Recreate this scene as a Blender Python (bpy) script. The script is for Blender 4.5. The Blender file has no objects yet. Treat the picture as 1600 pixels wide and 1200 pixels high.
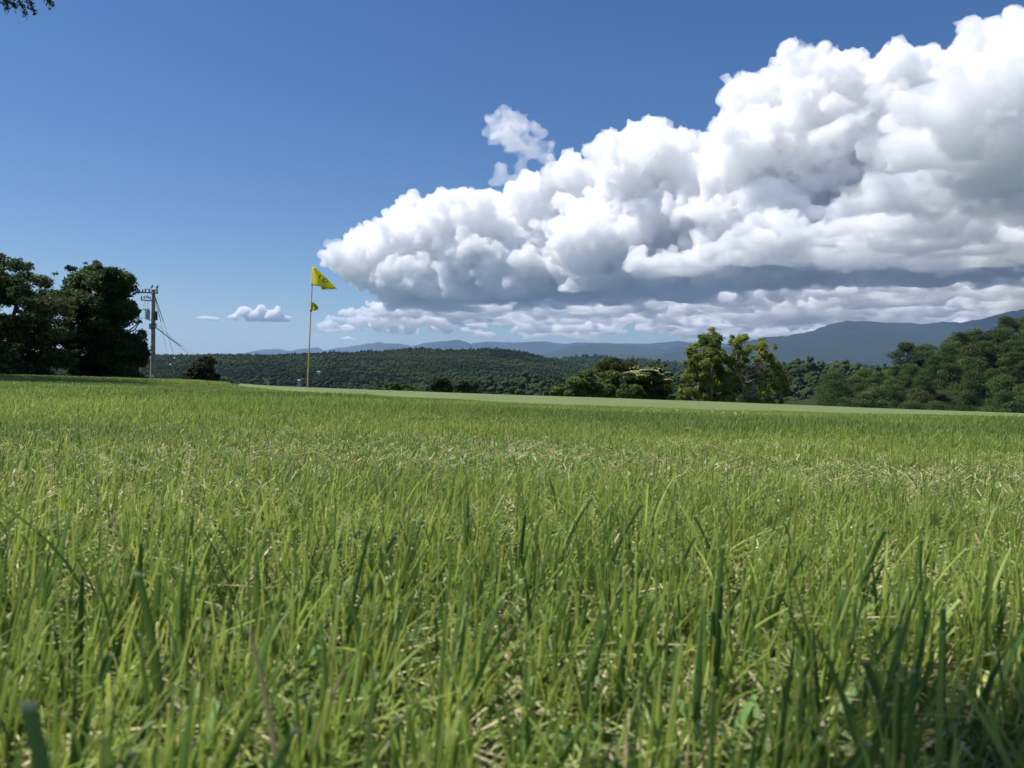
import bpy, bmesh, math, random, os
import numpy as np
from mathutils import Vector, Matrix, Euler

C = bpy.context.scene.collection
sc = bpy.context.scene
R = math.radians

# ------------------------------------------------------------------ camera
CAM_H = 0.120
F = 1256.0                       # focal length in photograph pixels (1600 wide)
cam_d = bpy.data.cameras.new('camera'); cam = bpy.data.objects.new('camera', cam_d); C.objects.link(cam)
cam_d.sensor_width = 36.0; cam_d.lens = 36.0 * F / 1600.0
cam_d.clip_start = 0.01; cam_d.clip_end = 200000.0
CAM_ROT = Matrix.Rotation(R(90), 4, 'X') @ Matrix.Rotation(R(1.3), 4, 'Z')
cam.matrix_world = Matrix.Translation((0, 0, CAM_H)) @ CAM_ROT
cam_d.dof.use_dof = True; cam_d.dof.focus_distance = 3.5; cam_d.dof.aperture_fstop = 24.0
sc.camera = cam

# ------------------------------------------------------------------ world and sun
SUN_EL, SUN_AZ = 57.0, -80.0     # azimuth measured from +Y (view direction), negative = left
w = bpy.data.worlds.new('World'); sc.world = w; w.use_nodes = True
nt = w.node_tree; nt.nodes.clear()
sky = nt.nodes.new('ShaderNodeTexSky'); sky.sky_type = 'NISHITA'; sky.sun_disc = False
sky.sun_elevation = R(SUN_EL); sky.sun_rotation = R(SUN_AZ)
sky.altitude = 300; sky.air_density = 1.0; sky.dust_density = 0.4; sky.ozone_density = 3.0
bg = nt.nodes.new('ShaderNodeBackground'); bg.inputs[1].default_value = 0.073
wo = nt.nodes.new('ShaderNodeOutputWorld')
hs = nt.nodes.new('ShaderNodeHueSaturation'); hs.inputs['Saturation'].default_value = 1.3; hs.inputs['Hue'].default_value = .509
nt.links.new(sky.outputs[0], hs.inputs['Color']); nt.links.new(hs.outputs[0], bg.inputs[0]); nt.links.new(bg.outputs[0], wo.inputs[0])

sd = bpy.data.lights.new('sun', 'SUN'); sd.energy = 5.0; sd.angle = R(0.53); sd.color = (1.0, 0.96, 0.89)
sun = bpy.data.objects.new('sun', sd); C.objects.link(sun)
sv = Vector((math.sin(R(SUN_AZ)) * math.cos(R(SUN_EL)), math.cos(R(SUN_AZ)) * math.cos(R(SUN_EL)), math.sin(R(SUN_EL))))
sun.rotation_euler = sv.to_track_quat('Z', 'Y').to_euler()
sun.location = sv * 50

sc.view_settings.view_transform = 'Standard'; sc.view_settings.look = 'None'
sc.view_settings.exposure = 0.40; sc.view_settings.gamma = 1.0
sc.cycles.max_bounces = 40; sc.cycles.diffuse_bounces = 3; sc.cycles.glossy_bounces = 2
sc.cycles.transmission_bounces = 4; sc.cycles.transparent_max_bounces = 8; sc.cycles.volume_bounces = 24
sc.cycles.use_denoising = True
sc.cycles.caustics_reflective = False; sc.cycles.caustics_refractive = False

def want(k): return True

# ------------------------------------------------------------------ helpers
def at(px, py, d):
    """world point seen at photograph pixel (px, py) at depth d along the view axis"""
    v = CAM_ROT @ Vector(((px - 800.0) / F * d, -(py - 600.0) / F * d, -d, 0))
    return Vector((v.x, v.y, v.z + CAM_H))

def tag(o, label=None, cat=None, group=None, kind=None):
    if label: o['label'] = label
    if cat: o['category'] = cat
    if group: o['group'] = group
    if kind: o['kind'] = kind
    return o

def mesh_np(name, verts, faces, smooth=False):
    """verts (n,3), faces (m,k) arrays -> mesh"""
    me = bpy.data.meshes.new(name)
    verts = np.ascontiguousarray(verts, dtype=np.float32); faces = np.ascontiguousarray(faces, dtype=np.int32)
    m, k = faces.shape
    me.vertices.add(len(verts)); me.vertices.foreach_set('co', verts.ravel())
    me.loops.add(m * k); me.loops.foreach_set('vertex_index', faces.ravel())
    me.polygons.add(m); me.polygons.foreach_set('loop_start', np.arange(0, m * k, k, dtype=np.int32))
    me.polygons.foreach_set('loop_total', np.full(m, k, dtype=np.int32))
    me.update(calc_edges=True)
    if smooth: me.polygons.foreach_set('use_smooth', np.ones(m, dtype=bool))
    return me

def link(name, me, mat=None, parent=None):
    o = bpy.data.objects.new(name, me); C.objects.link(o)
    if mat is not None: me.materials.append(mat)
    if parent is not None: o.parent = parent
    return o
# ------------------------------------------------------------------ terrain
def sstep(a, b, x):
    t = np.clip((np.asarray(x, float) - a) / (b - a), 0, 1); return t * t * (3 - 2 * t)

def vnoise(x, y, scale, seed=0, octaves=3):
    x = np.asarray(x, float) / scale; y = np.asarray(y, float) / scale
    out = np.zeros(np.broadcast(x, y).shape); amp = 1.0; tot = 0
    for o in range(octaves):
        xi = np.floor(x).astype(np.int64); yi = np.floor(y).astype(np.int64); fx = x - xi; fy = y - yi
        fx = fx * fx * (3 - 2 * fx); fy = fy * fy * (3 - 2 * fy)
        def h(i, j):
            n = (i * 374761393 + j * 668265263 + (seed + o * 17) * 1442695041) & 0xffffffff
            n = ((n ^ (n >> 13)) * 1274126177) & 0xffffffff
            return ((n ^ (n >> 16)) & 0xffff) / 65535.0
        out = out + amp * ((h(xi, yi) * (1 - fx) + h(xi + 1, yi) * fx) * (1 - fy) + (h(xi, yi + 1) * (1 - fx) + h(xi + 1, yi + 1) * fx) * fy)
        tot += amp; amp *= 0.5; x = x * 2.03 + 7.7; y = y * 2.03 + 3.1
    return out / tot

def col_u(x, y):
    return 800 + F * x / np.maximum(y, 0.05)
def crest_d(x, y):
    u = col_u(x, y)
    return 15.0 + 19.0 * (1 - sstep(130, 440, u))
def zfun(x, y):
    x = np.asarray(x, float); y = np.asarray(y, float)
    d = np.maximum(y, 0.0); rr = np.hypot(x, y)
    k = sstep(0.5, 14, d)
    z = -k * (0.042 + 0.0148 * np.clip(x + 3.7, -6, 30)) - 0.0052 * np.clip(d - 15, 0, 22)
    z = z + 0.012 * (vnoise(x, y, 1.7, 3, 2) - .5) * sstep(0.8, 3, rr) + 0.05 * (vnoise(x, y, 6.0, 9, 2) - .5) * sstep(2.5, 8, rr)
    e = np.clip(d - crest_d(x, y), 0, None)
    z = z - 0.10 * e * sstep(0, 4, e) - 0.0008 * np.minimum(e, 150) ** 2
    side = np.clip(np.abs(x) - 60, 0, None)
    z = z - 0.02 * side * (d < 40)
    return np.maximum(z, -38.0 + 3 * vnoise(x, y, 300, 4, 2))

def ground_mat():
    m = bpy.data.materials.new('turf_soil'); m.use_nodes = True; n = m.node_tree; b = n.nodes['Principled BSDF']
    tc = n.nodes.new('ShaderNodeTexCoord')
    n1 = n.nodes.new('ShaderNodeTexNoise'); n1.inputs['Scale'].default_value = 160; n1.inputs['Detail'].default_value = 6
    n2 = n.nodes.new('ShaderNodeTexNoise'); n2.inputs['Scale'].default_value = 9; n2.inputs['Detail'].default_value = 5
    r1 = n.nodes.new('ShaderNodeValToRGB'); e = r1.color_ramp.elements
    e[0].position = .35; e[0].color = (.035, .028, .014, 1); e[1].position = .62; e[1].color = (.26, .21, .11, 1)
    r2 = n.nodes.new('ShaderNodeValToRGB'); e = r2.color_ramp.elements
    e[0].position = .35; e[0].color = (.06, .105, .022, 1); e[1].position = .7; e[1].color = (.12, .17, .04, 1)
    mx = n.nodes.new('ShaderNodeMix'); mx.data_type = 'RGBA'; mx.inputs[0].default_value = .58
    bp = n.nodes.new('ShaderNodeBump'); bp.inputs['Distance'].default_value = .006
    L = n.links.new
    L(tc.outputs['Object'], n1.inputs['Vector']); L(tc.outputs['Object'], n2.inputs['Vector'])
    L(n1.outputs['Fac'], r1.inputs[0]); L(n2.outputs['Fac'], r2.inputs[0])
    L(r1.outputs[0], mx.inputs[6]); L(r2.outputs[0], mx.inputs[7]); L(mx.outputs[2], b.inputs['Base Color'])
    L(n1.outputs['Fac'], bp.inputs['Height']); L(bp.outputs[0], b.inputs['Normal']); b.inputs['Roughness'].default_value = .95
    b.inputs['Specular IOR Level'].default_value = .15
    return m

def build_ground():
    rad = np.concatenate([[0.0], np.geomspace(0.04, 60, 230), np.geomspace(66, 60000, 70)])
    ang = np.concatenate([np.linspace(-45, 45, 200), np.linspace(50, 310, 54)[:-1]])
    ang = np.unique(np.round(ang, 4)); A = len(ang)
    rr, aa = np.meshgrid(rad[1:], np.radians(ang), indexing='ij')
    x = rr * np.sin(aa); y = rr * np.cos(aa); z = zfun(x, y)
    V = np.concatenate([[[0, 0, float(zfun(0, 0))]], np.stack([x.ravel(), y.ravel(), z.ravel()], 1)])
    nr = len(rad) - 1
    i, j = np.meshgrid(np.arange(nr - 1), np.arange(A), indexing='ij'); j2 = (j + 1) % A
    q = np.stack([1 + i * A + j, 1 + (i + 1) * A + j, 1 + (i + 1) * A + j2, 1 + i * A + j2], -1).reshape(-1, 4)[:, ::-1]
    c = np.stack([np.zeros(A, int), 1 + np.arange(A), 1 + (np.arange(A) + 1) % A, 1 + (np.arange(A) + 1) % A], -1)
    me = mesh_np('ground', V, q, True)
    o = link('ground', me, ground_mat()); tag(o, kind='structure')

# putting green: a closely mown sheet, its near edge and far edge given by bearing
GU = [380, 480, 600, 800, 1000, 1200, 1400, 1600, 1900, 2600]
GN = [14.2, 10.8, 8.6, 6.3, 5.7, 5.5, 5.8, 6.6, 8.0, 9.5]
def green_near(u): return np.interp(u, GU, GN)
def on_green(x, y):
    u = col_u(x, y); return (u > 372) & (y > green_near(u) + .12 * np.sin(u / 37.0) + .45 * (vnoise(x, y, .09, 88, 2) - .35) + .9 * (vnoise(x, y, .5, 89, 2) - .45))
def build_green():
    us = np.linspace(374, 2600, 340); ts = np.linspace(0, 1, 60)
    uu, tt = np.meshgrid(us, ts, indexing='ij')
    far = crest_d((uu - 800) / F, np.ones_like(uu)) + 2.2
    nn = np.minimum(green_near(uu) + .12 * np.sin(uu / 37.0), far - .2)
    d = nn + (far - nn) * tt
    x = (uu - 800) / F * d
    z = zfun(x, d) + 0.006 + 0.012 * sstep(0, .12, tt) - .03 * (tt < .005)
    V = np.stack([x.ravel(), d.ravel(), z.ravel()], 1); n = len(ts)
    i, j = np.meshgrid(np.arange(len(us) - 1), np.arange(n - 1), indexing='ij')
    q = np.stack([i * n + j, (i + 1) * n + j, (i + 1) * n + j + 1, i * n + j + 1], -1).reshape(-1, 4)
    m = bpy.data.materials.new('close_mown_turf'); m.use_nodes = True; t = m.node_tree; b = t.nodes['Principled BSDF']
    tc = t.nodes.new('ShaderNodeTexCoord'); n1 = t.nodes.new('ShaderNodeTexNoise'); n1.inputs['Scale'].default_value = 60
    n1.inputs['Detail'].default_value = 3
    n2 = t.nodes.new('ShaderNodeTexNoise'); n2.inputs['Scale'].default_value = 1.1; n2.inputs['Detail'].default_value = 4
    r = t.nodes.new('ShaderNodeValToRGB'); e = r.color_ramp.elements
    e[0].position = .3; e[0].color = (.105, .145, .045, 1); e[1].position = .7; e[1].color = (.18, .215, .075, 1)
    bp = t.nodes.new('ShaderNodeBump'); bp.inputs['Distance'].default_value = .004; bp.inputs['Strength'].default_value = .7
    ad = t.nodes.new('ShaderNodeMath'); ad.operation = 'ADD'; hf = t.nodes.new('ShaderNodeMath'); hf.operation = 'MULTIPLY'; hf.inputs[1].default_value = .5
    L = t.links.new
    L(tc.outputs['Object'], n1.inputs['Vector']); L(tc.outputs['Object'], n2.inputs['Vector'])
    L(n1.outputs['Fac'], ad.inputs[0]); L(n2.outputs['Fac'], ad.inputs[1]); L(ad.outputs[0], hf.inputs[0]); L(hf.outputs[0], r.inputs[0])
    L(r.outputs[0], b.inputs['Base Color']); L(n1.outputs['Fac'], bp.inputs['Height']); L(bp.outputs[0], b.inputs['Normal'])
    b.inputs['Roughness'].default_value = .8; b.inputs['Specular IOR Level'].default_value = .2
    o = link('putting_green', mesh_np('putting_green', V, q, True), m); tag(o, kind='structure')
build_ground(); build_green()

# ------------------------------------------------------------------ distant land
def forest_mat(name, c0, c1, scale, bump=4.0, lo=.35, hi=.68):
    m = bpy.data.materials.new(name); m.use_nodes = True; t = m.node_tree; b = t.nodes['Principled BSDF']
    tc = t.nodes.new('ShaderNodeTexCoord'); n1 = t.nodes.new('ShaderNodeTexNoise'); n1.inputs['Scale'].default_value = 1 / scale
    n1.inputs['Detail'].default_value = 8; n1.inputs['Roughness'].default_value = .65
    v = t.nodes.new('ShaderNodeTexVoronoi'); v.inputs['Scale'].default_value = 1 / 9.0
    r = t.nodes.new('ShaderNodeValToRGB'); e = r.color_ramp.elements
    e[0].position = lo; e[0].color = (*c0, 1); e[1].position = hi; e[1].color = (*c1, 1)
    bp = t.nodes.new('ShaderNodeBump'); bp.inputs['Distance'].default_value = bump; bp.invert = True
    L = t.links.new
    L(tc.outputs['Object'], n1.inputs['Vector']); L(tc.outputs['Object'], v.inputs['Vector']); L(n1.outputs['Fac'], r.inputs[0])
    L(r.outputs[0], b.inputs['Base Color']); L(v.outputs['Distance'], bp.inputs['Height']); L(bp.outputs[0], b.inputs['Normal'])
    b.inputs['Roughness'].default_value = 1; b.inputs['Specular IOR Level'].default_value = .05
    return m

def ridge(name, prof, D, front, back, mat, rough, seed, nu=420, nd=46, curve=1.0, relief=0.12):
    """a hill range whose crest follows the given skyline at depth D (metres); slopes run front/back metres"""
    prof = sorted(prof); px = [p[0] for p in prof]; py = [p[1] for p in prof]
    us = np.linspace(px[0], px[-1], nu)
    zc = np.array([at(u, np.interp(u, px, py), D).z for u in us])
    cx = np.array([at(u, 600, D).x for u in us])
    ts = np.concatenate([np.linspace(-1, 0, int(nd * .7)), np.linspace(0, 1, int(nd * .3))[1:]])
    uu, tt = np.meshgrid(np.arange(nu), ts, indexing='ij')
    yy = D + np.where(tt < 0, tt * front, tt * back)
    prof_h = np.where(tt < 0, (1 + tt) ** curve, (1 - tt))
    X = cx[uu]; zb = -40.0
    H = zc[uu] - zb
    g = vnoise(X, yy * 1.6, front * .35, seed, 4) - .5       # spurs and gullies
    Z = zb + H * prof_h + H * relief * g * 4 * np.clip(-tt, 0, 1) * (1 + tt) * (tt < 0)
    Z = Z + rough * (vnoise(X, yy, rough * 3.0, seed + 5, 3) - .5) * (prof_h > .02)
    Z = np.where(prof_h < .01, zb - 5, Z)
    V = np.stack([X.ravel(), yy.ravel(), Z.ravel()], 1); n = len(ts)
    i, j = np.meshgrid(np.arange(nu - 1), np.arange(n - 1), indexing='ij')
    q = np.stack([i * n + j, (i + 1) * n + j, (i + 1) * n + j + 1, i * n + j + 1], -1).reshape(-1, 4)
    o = link(name, mesh_np(name, V, q, True), mat); return tag(o, kind='structure')

def build_hills():
    far = forest_mat('distant_forest', (.012, .022, .014), (.026, .038, .022), 900)
    dark = forest_mat('cloud_shaded_forest', (.010, .018, .012), (.016, .024, .015), 500)  # cloud shade on the right-hand mountain put into this darker colour
    ridge('mountains', [(200,556),(370,552),(390,550),(420,545),(440,546),(450,548),(470,545),(495,543),(503,547),(520,545),(550,540),(590,535),(630,538),(645,541),(670,534),(700,532),(715,531),(735,537),(760,534),(800,535),(850,534),(880,537),(900,535),(1000,537),(1060,533),(1100,537),(1200,540),(1500,540),(2000,545)],
          24000, 7000, 4000, far, 60, 1, nu=600)
    ridge('mountains', [(700,575),(800,560),(855,553),(880,544),(910,538),(960,538),(990,541),(1010,543),(1040,545),(1060,541),(1100,545),(1140,541),(1200,545),(1500,560)],
          13500, 4000, 3000, far, 40, 2)
    ridge('mountains', [(780,590),(880,562),(940,558),(975,552),(1010,556),(1050,550),(1090,545),(1130,548),(1200,552),(1400,570)],
          10500, 3000, 2000, far, 30, 3)
    ridge('mountains', [(1000,590),(1080,565),(1110,548),(1150,537),(1200,526),(1225,525),(1265,518),(1290,508),(1318,501),(1370,503),(1440,506),(1470,502),(1500,504),(1540,497),(1560,490),(1590,484),(1640,480),(1750,470),(1900,490),(2200,560)],
          9500, 3600, 2500, dark, 22, 4, nu=700)
    mid = forest_mat('forest_floor', (.018, .032, .012), (.035, .055, .02), 90)
    h1 = ridge('hills', [(-900,560),(-300,555),(100,560),(230,558),(330,557),(400,556),(500,552),(560,550),(600,549),(640,546),(680,547),(700,549),(740,547),(765,545),(800,549),(830,554),(850,560),(900,573),(1000,592),(1150,612)],
          1750, 950, 500, mid, 5, 6, nu=360, curve=.75, relief=.34)
    h2 = ridge('hills', [(500,600),(700,575),(860,561),(900,558),(945,558),(965,562),(1000,563),(1060,568),(1150,574),(1230,570),(1300,572),(1400,574),(1600,572),(2000,570)],
          2900, 1200, 600, mid, 6, 7, nu=360, curve=.8, relief=.2)
    h3 = ridge('hills', [(600,617),(780,611),(880,604),(1000,600),(1150,590),(1240,573),(1300,575),(1400,585),(1700,590)],
          620, 300, 200, mid, 2, 8, nu=200, curve=.8)
    return h1, h2, h3

def crown_blob(seed, cone=False):
    """small lumpy tree-crown body for the far woods"""
    rnd = random.Random(seed); bm = bmesh.new()
    for k in range(9):
        a = rnd.uniform(0, 6.28); r = rnd.uniform(.1, .55); z = rnd.uniform(.1, 1.0)
        if cone: r *= (1.25 - z)
        s = rnd.uniform(.28, .5) * ((1.3 - z * .9) if cone else 1)
        mat = Matrix.Translation((r * math.cos(a), r * math.sin(a), z * (1.7 if cone else 1))) @ Matrix.Diagonal((s, s, s * .8, 1))
        bmesh.ops.create_icosphere(bm, subdivisions=1, radius=1, matrix=mat)
    for v in bm.verts: v.co += Vector((rnd.uniform(-.07, .07), rnd.uniform(-.07, .07), rnd.uniform(-.07, .07)))
    V = np.array([v.co[:] for v in bm.verts]); Fc = np.array([[v.index for v in f.verts] for f in bm.faces]); bm.free()
    return V, Fc

def build_far_forest(hills):
    rng = np.random.default_rng(3)
    blobs = [crown_blob(i, i == 0) for i in range(6)]
    mats = [forest_mat('woodland_leaves', (.017, .034, .013), (.056, .080, .026), 230, .5, .42, .60)]
    for h, n, size, label in ((hills[0], 90000, 2.4, 0), (hills[1], 26000, 5.0, 0), (hills[2], 9000, 3.6, 0)):
        me = h.data; nv = len(me.vertices); co = np.empty(nv * 3, dtype=np.float32); me.vertices.foreach_get('co', co); co = co.reshape(-1, 3)
        q = np.array([p.vertices[:] for p in me.polygons]); P = co[q]
        cen = P.mean(1); ar = np.linalg.norm(np.cross(P[:, 1] - P[:, 0], P[:, 3] - P[:, 0]), axis=1)
        u = 800 + F * cen[:, 0] / cen[:, 1]
        ok = (u > -150) & (u < 1750) & (cen[:, 2] > -36); ar = ar * ok
        # keep only slopes the field can look at
        idx = rng.choice(len(q), n, p=ar / ar.sum())
        a, b = rng.random(n), rng.random(n)
        pos = (P[idx, 0] * ((1 - a) * (1 - b))[:, None] + P[idx, 1] * (a * (1 - b))[:, None] + P[idx, 2] * (a * b)[:, None] + P[idx, 3] * ((1 - a) * b)[:, None])
        VV = []; FF = []; off = 0
        which = rng.integers(0, len(blobs), n)
        for k, (bv, bf) in enumerate(blobs):
            s = np.where(which == k)[0]; m = len(s); sc_ = size * (.5 + 1.3 * rng.random(m) ** 3) * (.55 + 1.0 * vnoise(pos[s, 0], pos[s, 1], 90, 12, 2)); an = rng.uniform(0, 6.28, m)
            ca, sa = np.cos(an)[:, None], np.sin(an)[:, None]
            x = (bv[None, :, 0] * ca - bv[None, :, 1] * sa) * sc_[:, None] + pos[s, 0][:, None]
            y = (bv[None, :, 0] * sa + bv[None, :, 1] * ca) * sc_[:, None] + pos[s, 1][:, None]
            z = bv[None, :, 2] * sc_[:, None] * 1.15 + pos[s, 2][:, None] - sc_[:, None] * .25
            VV.append(np.stack([x, y, z], -1).reshape(-1, 3)); FF.append((bf[None] + (np.arange(m) * len(bv))[:, None, None]).reshape(-1, 3) + off); off += m * len(bv)
        o = link('woodland', mesh_np('woodland', np.concatenate(VV), np.concatenate(FF), True), mats[0])
        tag(o, ['dark green far-off woods covering the long low ridge', 'hazy far-off woods on the second ridge behind', 'dark woods on the valley slope just beyond the field'][hills.index(h)], 'woods', kind='stuff')

def build_haze():
    bm = bmesh.new(); bmesh.ops.create_cube(bm, size=1)
    z0, z1 = -46.0, 1480.0
    for v in bm.verts: v.co = Vector((v.co.x * 70000, v.co.y * 70000, z0 if v.co.z < 0 else z1))
    me = bpy.data.meshes.new('haze'); bm.to_mesh(me); bm.free()
    m = bpy.data.materials.new('haze_air'); m.use_nodes = True; n = m.node_tree; n.nodes.clear()
    out = n.nodes.new('ShaderNodeOutputMaterial'); v = n.nodes.new('ShaderNodeVolumePrincipled')
    v.inputs['Color'].default_value = (.42, .62, 1.0, 1); v.inputs['Density'].default_value = 3.3e-5; v.inputs['Anisotropy'].default_value = 0.0
    n.links.new(v.outputs[0], out.inputs['Volume'])
    o = link('haze', me, m); tag(o, kind='stuff')
if want('hills'):
    hl = build_hills(); HILL = hl[0]; build_far_forest(hl)
if want('haze'): build_haze()
# ------------------------------------------------------------------ clouds: lumpy closed bodies filled with an even scattering medium
def cloud_mat(dens, name='cloud_vapour'):
    m = bpy.data.materials.new(name); m.use_nodes = True
    n = m.node_tree; n.nodes.clear()
    out = n.nodes.new('ShaderNodeOutputMaterial')
    v = n.nodes.new('ShaderNodeVolumePrincipled')
    v.inputs['Color'].default_value = (0.995, 0.995, 0.997, 1); v.inputs['Density'].default_value = dens
    v.inputs['Anisotropy'].default_value = 0.2
    n.links.new(v.outputs[0], out.inputs['Volume'])
    return m

def unit_ico(sub):
    bm = bmesh.new(); bmesh.ops.create_icosphere(bm, subdivisions=sub, radius=1.0)
    V = np.array([v.co[:] for v in bm.verts]); Fc = np.array([[v.index for v in f.verts] for f in bm.faces]); bm.free()
    return V, Fc
ICO2 = unit_ico(2)

def cloud_body(name, spheres, base, voxel, mat, disp, sq=1.0):
    """spheres: list of (x,y,z,rx,rz). union by voxel remesh, flat base, rough surface"""
    V0, F0 = ICO2
    S = np.array(spheres)
    V = S[:, None, :3] + V0[None] * np.stack([S[:, 3], S[:, 3], S[:, 4]], 1)[:, None, :]
    Fc = F0[None] + (np.arange(len(S)) * len(V0))[:, None, None]
    V = V.reshape(-1, 3)
    me = mesh_np(name, V, Fc.reshape(-1, 3))
    tmp = bpy.data.objects.new('tmp', me); C.objects.link(tmp)
    rm = tmp.modifiers.new('r', 'REMESH'); rm.mode = 'VOXEL'; rm.voxel_size = voxel; rm.use_smooth_shade = True
    for k, (size, strength) in enumerate(disp):
        tx = bpy.data.textures.new('t%d' % k, 'CLOUDS'); tx.noise_scale = size; tx.noise_depth = 3
        tx.noise_basis = 'ORIGINAL_PERLIN'; tx.noise_type = 'HARD_NOISE' if size < 600 else 'SOFT_NOISE'
        dm = tmp.modifiers.new('d%d' % k, 'DISPLACE'); dm.texture = tx; dm.texture_coords = 'GLOBAL'
        dm.strength = strength; dm.mid_level = 0.5; dm.direction = 'NORMAL'
    rm = tmp.modifiers.new('r2', 'REMESH'); rm.mode = 'VOXEL'; rm.voxel_size = voxel * .9; rm.use_smooth_shade = True
    dg = bpy.context.evaluated_depsgraph_get()
    me2 = bpy.data.meshes.new_from_object(tmp.evaluated_get(dg))
    bpy.data.objects.remove(tmp); me2.name = name
    n = len(me2.vertices); co = np.empty(n * 3, dtype=np.float32); me2.vertices.foreach_get('co', co); co = co.reshape(-1, 3)
    wob = 90 * np.sin(co[:, 0] / 900 + 1.3 * np.sin(co[:, 1] / 700)) + 60 * np.sin(co[:, 1] / 430 + co[:, 0] / 610)
    z = co[:, 2] - base - wob * sq                # squash what hangs below the condensation level
    co[:, 2] = base + wob * sq + np.where(z < 0, 260 * sq * np.tanh(z / 800), z)
    co[:, 2] = np.maximum(co[:, 2], base - 330)
    me2.vertices.foreach_set('co', co.ravel()); me2.materials.clear(); me2.materials.append(mat); me2.update()
    print(name, n, 'verts')
    return link(name, me2)

OUT = [(500,392),(520,376),(560,342),(600,335),(622,300),(660,296),(700,298),(745,296),(760,300),(800,290),(830,262),(870,250),(905,240),(930,212),(960,190),(1000,170),(1040,172),(1062,196),(1090,205),(1112,190),(1130,150),(1170,102),(1210,76),(1250,50),(1300,26),(1340,44),(1362,72),(1400,78),(1425,74),(1450,50),(1520,20),(1560,6),(1600,10),(1700,30),(1800,80),(1900,140),(2100,250)]
OX, OY = [p[0] for p in OUT], [p[1] for p in OUT]
def top_y(px): return np.interp(px, OX, OY)

def fill_row(rnd, px0, px1, D0, D1, ytop, ybot, n, rmax, rmin, out):
    """random puffs seen between the outline ytop(px) and ybot(px), at depth D0..D1"""
    k = tries = 0
    while k < n and tries < n * 60:
        tries += 1
        px = rnd.uniform(px0, px1); D = np.interp(px, [px0, px1], [D0, D1]) * rnd.uniform(0.93, 1.07)
        yt, yb = ytop(px), ybot(px)
        if yb <= yt: continue
        py = rnd.uniform(yt, yb)
        room = min((py - max(ytop(px - 25), ytop(px + 25), yt)), (px - px0), ) * D / F
        r = min(rmax, room * 0.95) * rnd.uniform(0.75, 1.0)
        if r < rmin: continue
        p = at(px, py, D); out.append((p.x, p.y, p.z, r, r * rnd.uniform(0.75, 0.95))); k += 1

def bud(rnd, S, frac, nchild, rmin):
    """smaller heads sprouting from every larger one: the cauliflower outline"""
    new = []
    for (x, y, z, rx, rz) in S:
        if rx < rmin * 1.3: continue
        for _ in range(nchild):
            a = rnd.uniform(0, 2 * math.pi); u = rnd.uniform(-0.25, 1)
            s = math.sqrt(max(0, 1 - u * u)); r = rx * rnd.uniform(*frac)
            if r < rmin: continue
            new.append((x + rx * s * math.cos(a) * .9, y + rx * s * math.sin(a) * .9, z + rz * u * .9, r, r * rnd.uniform(.8, 1)))
    return new



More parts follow.
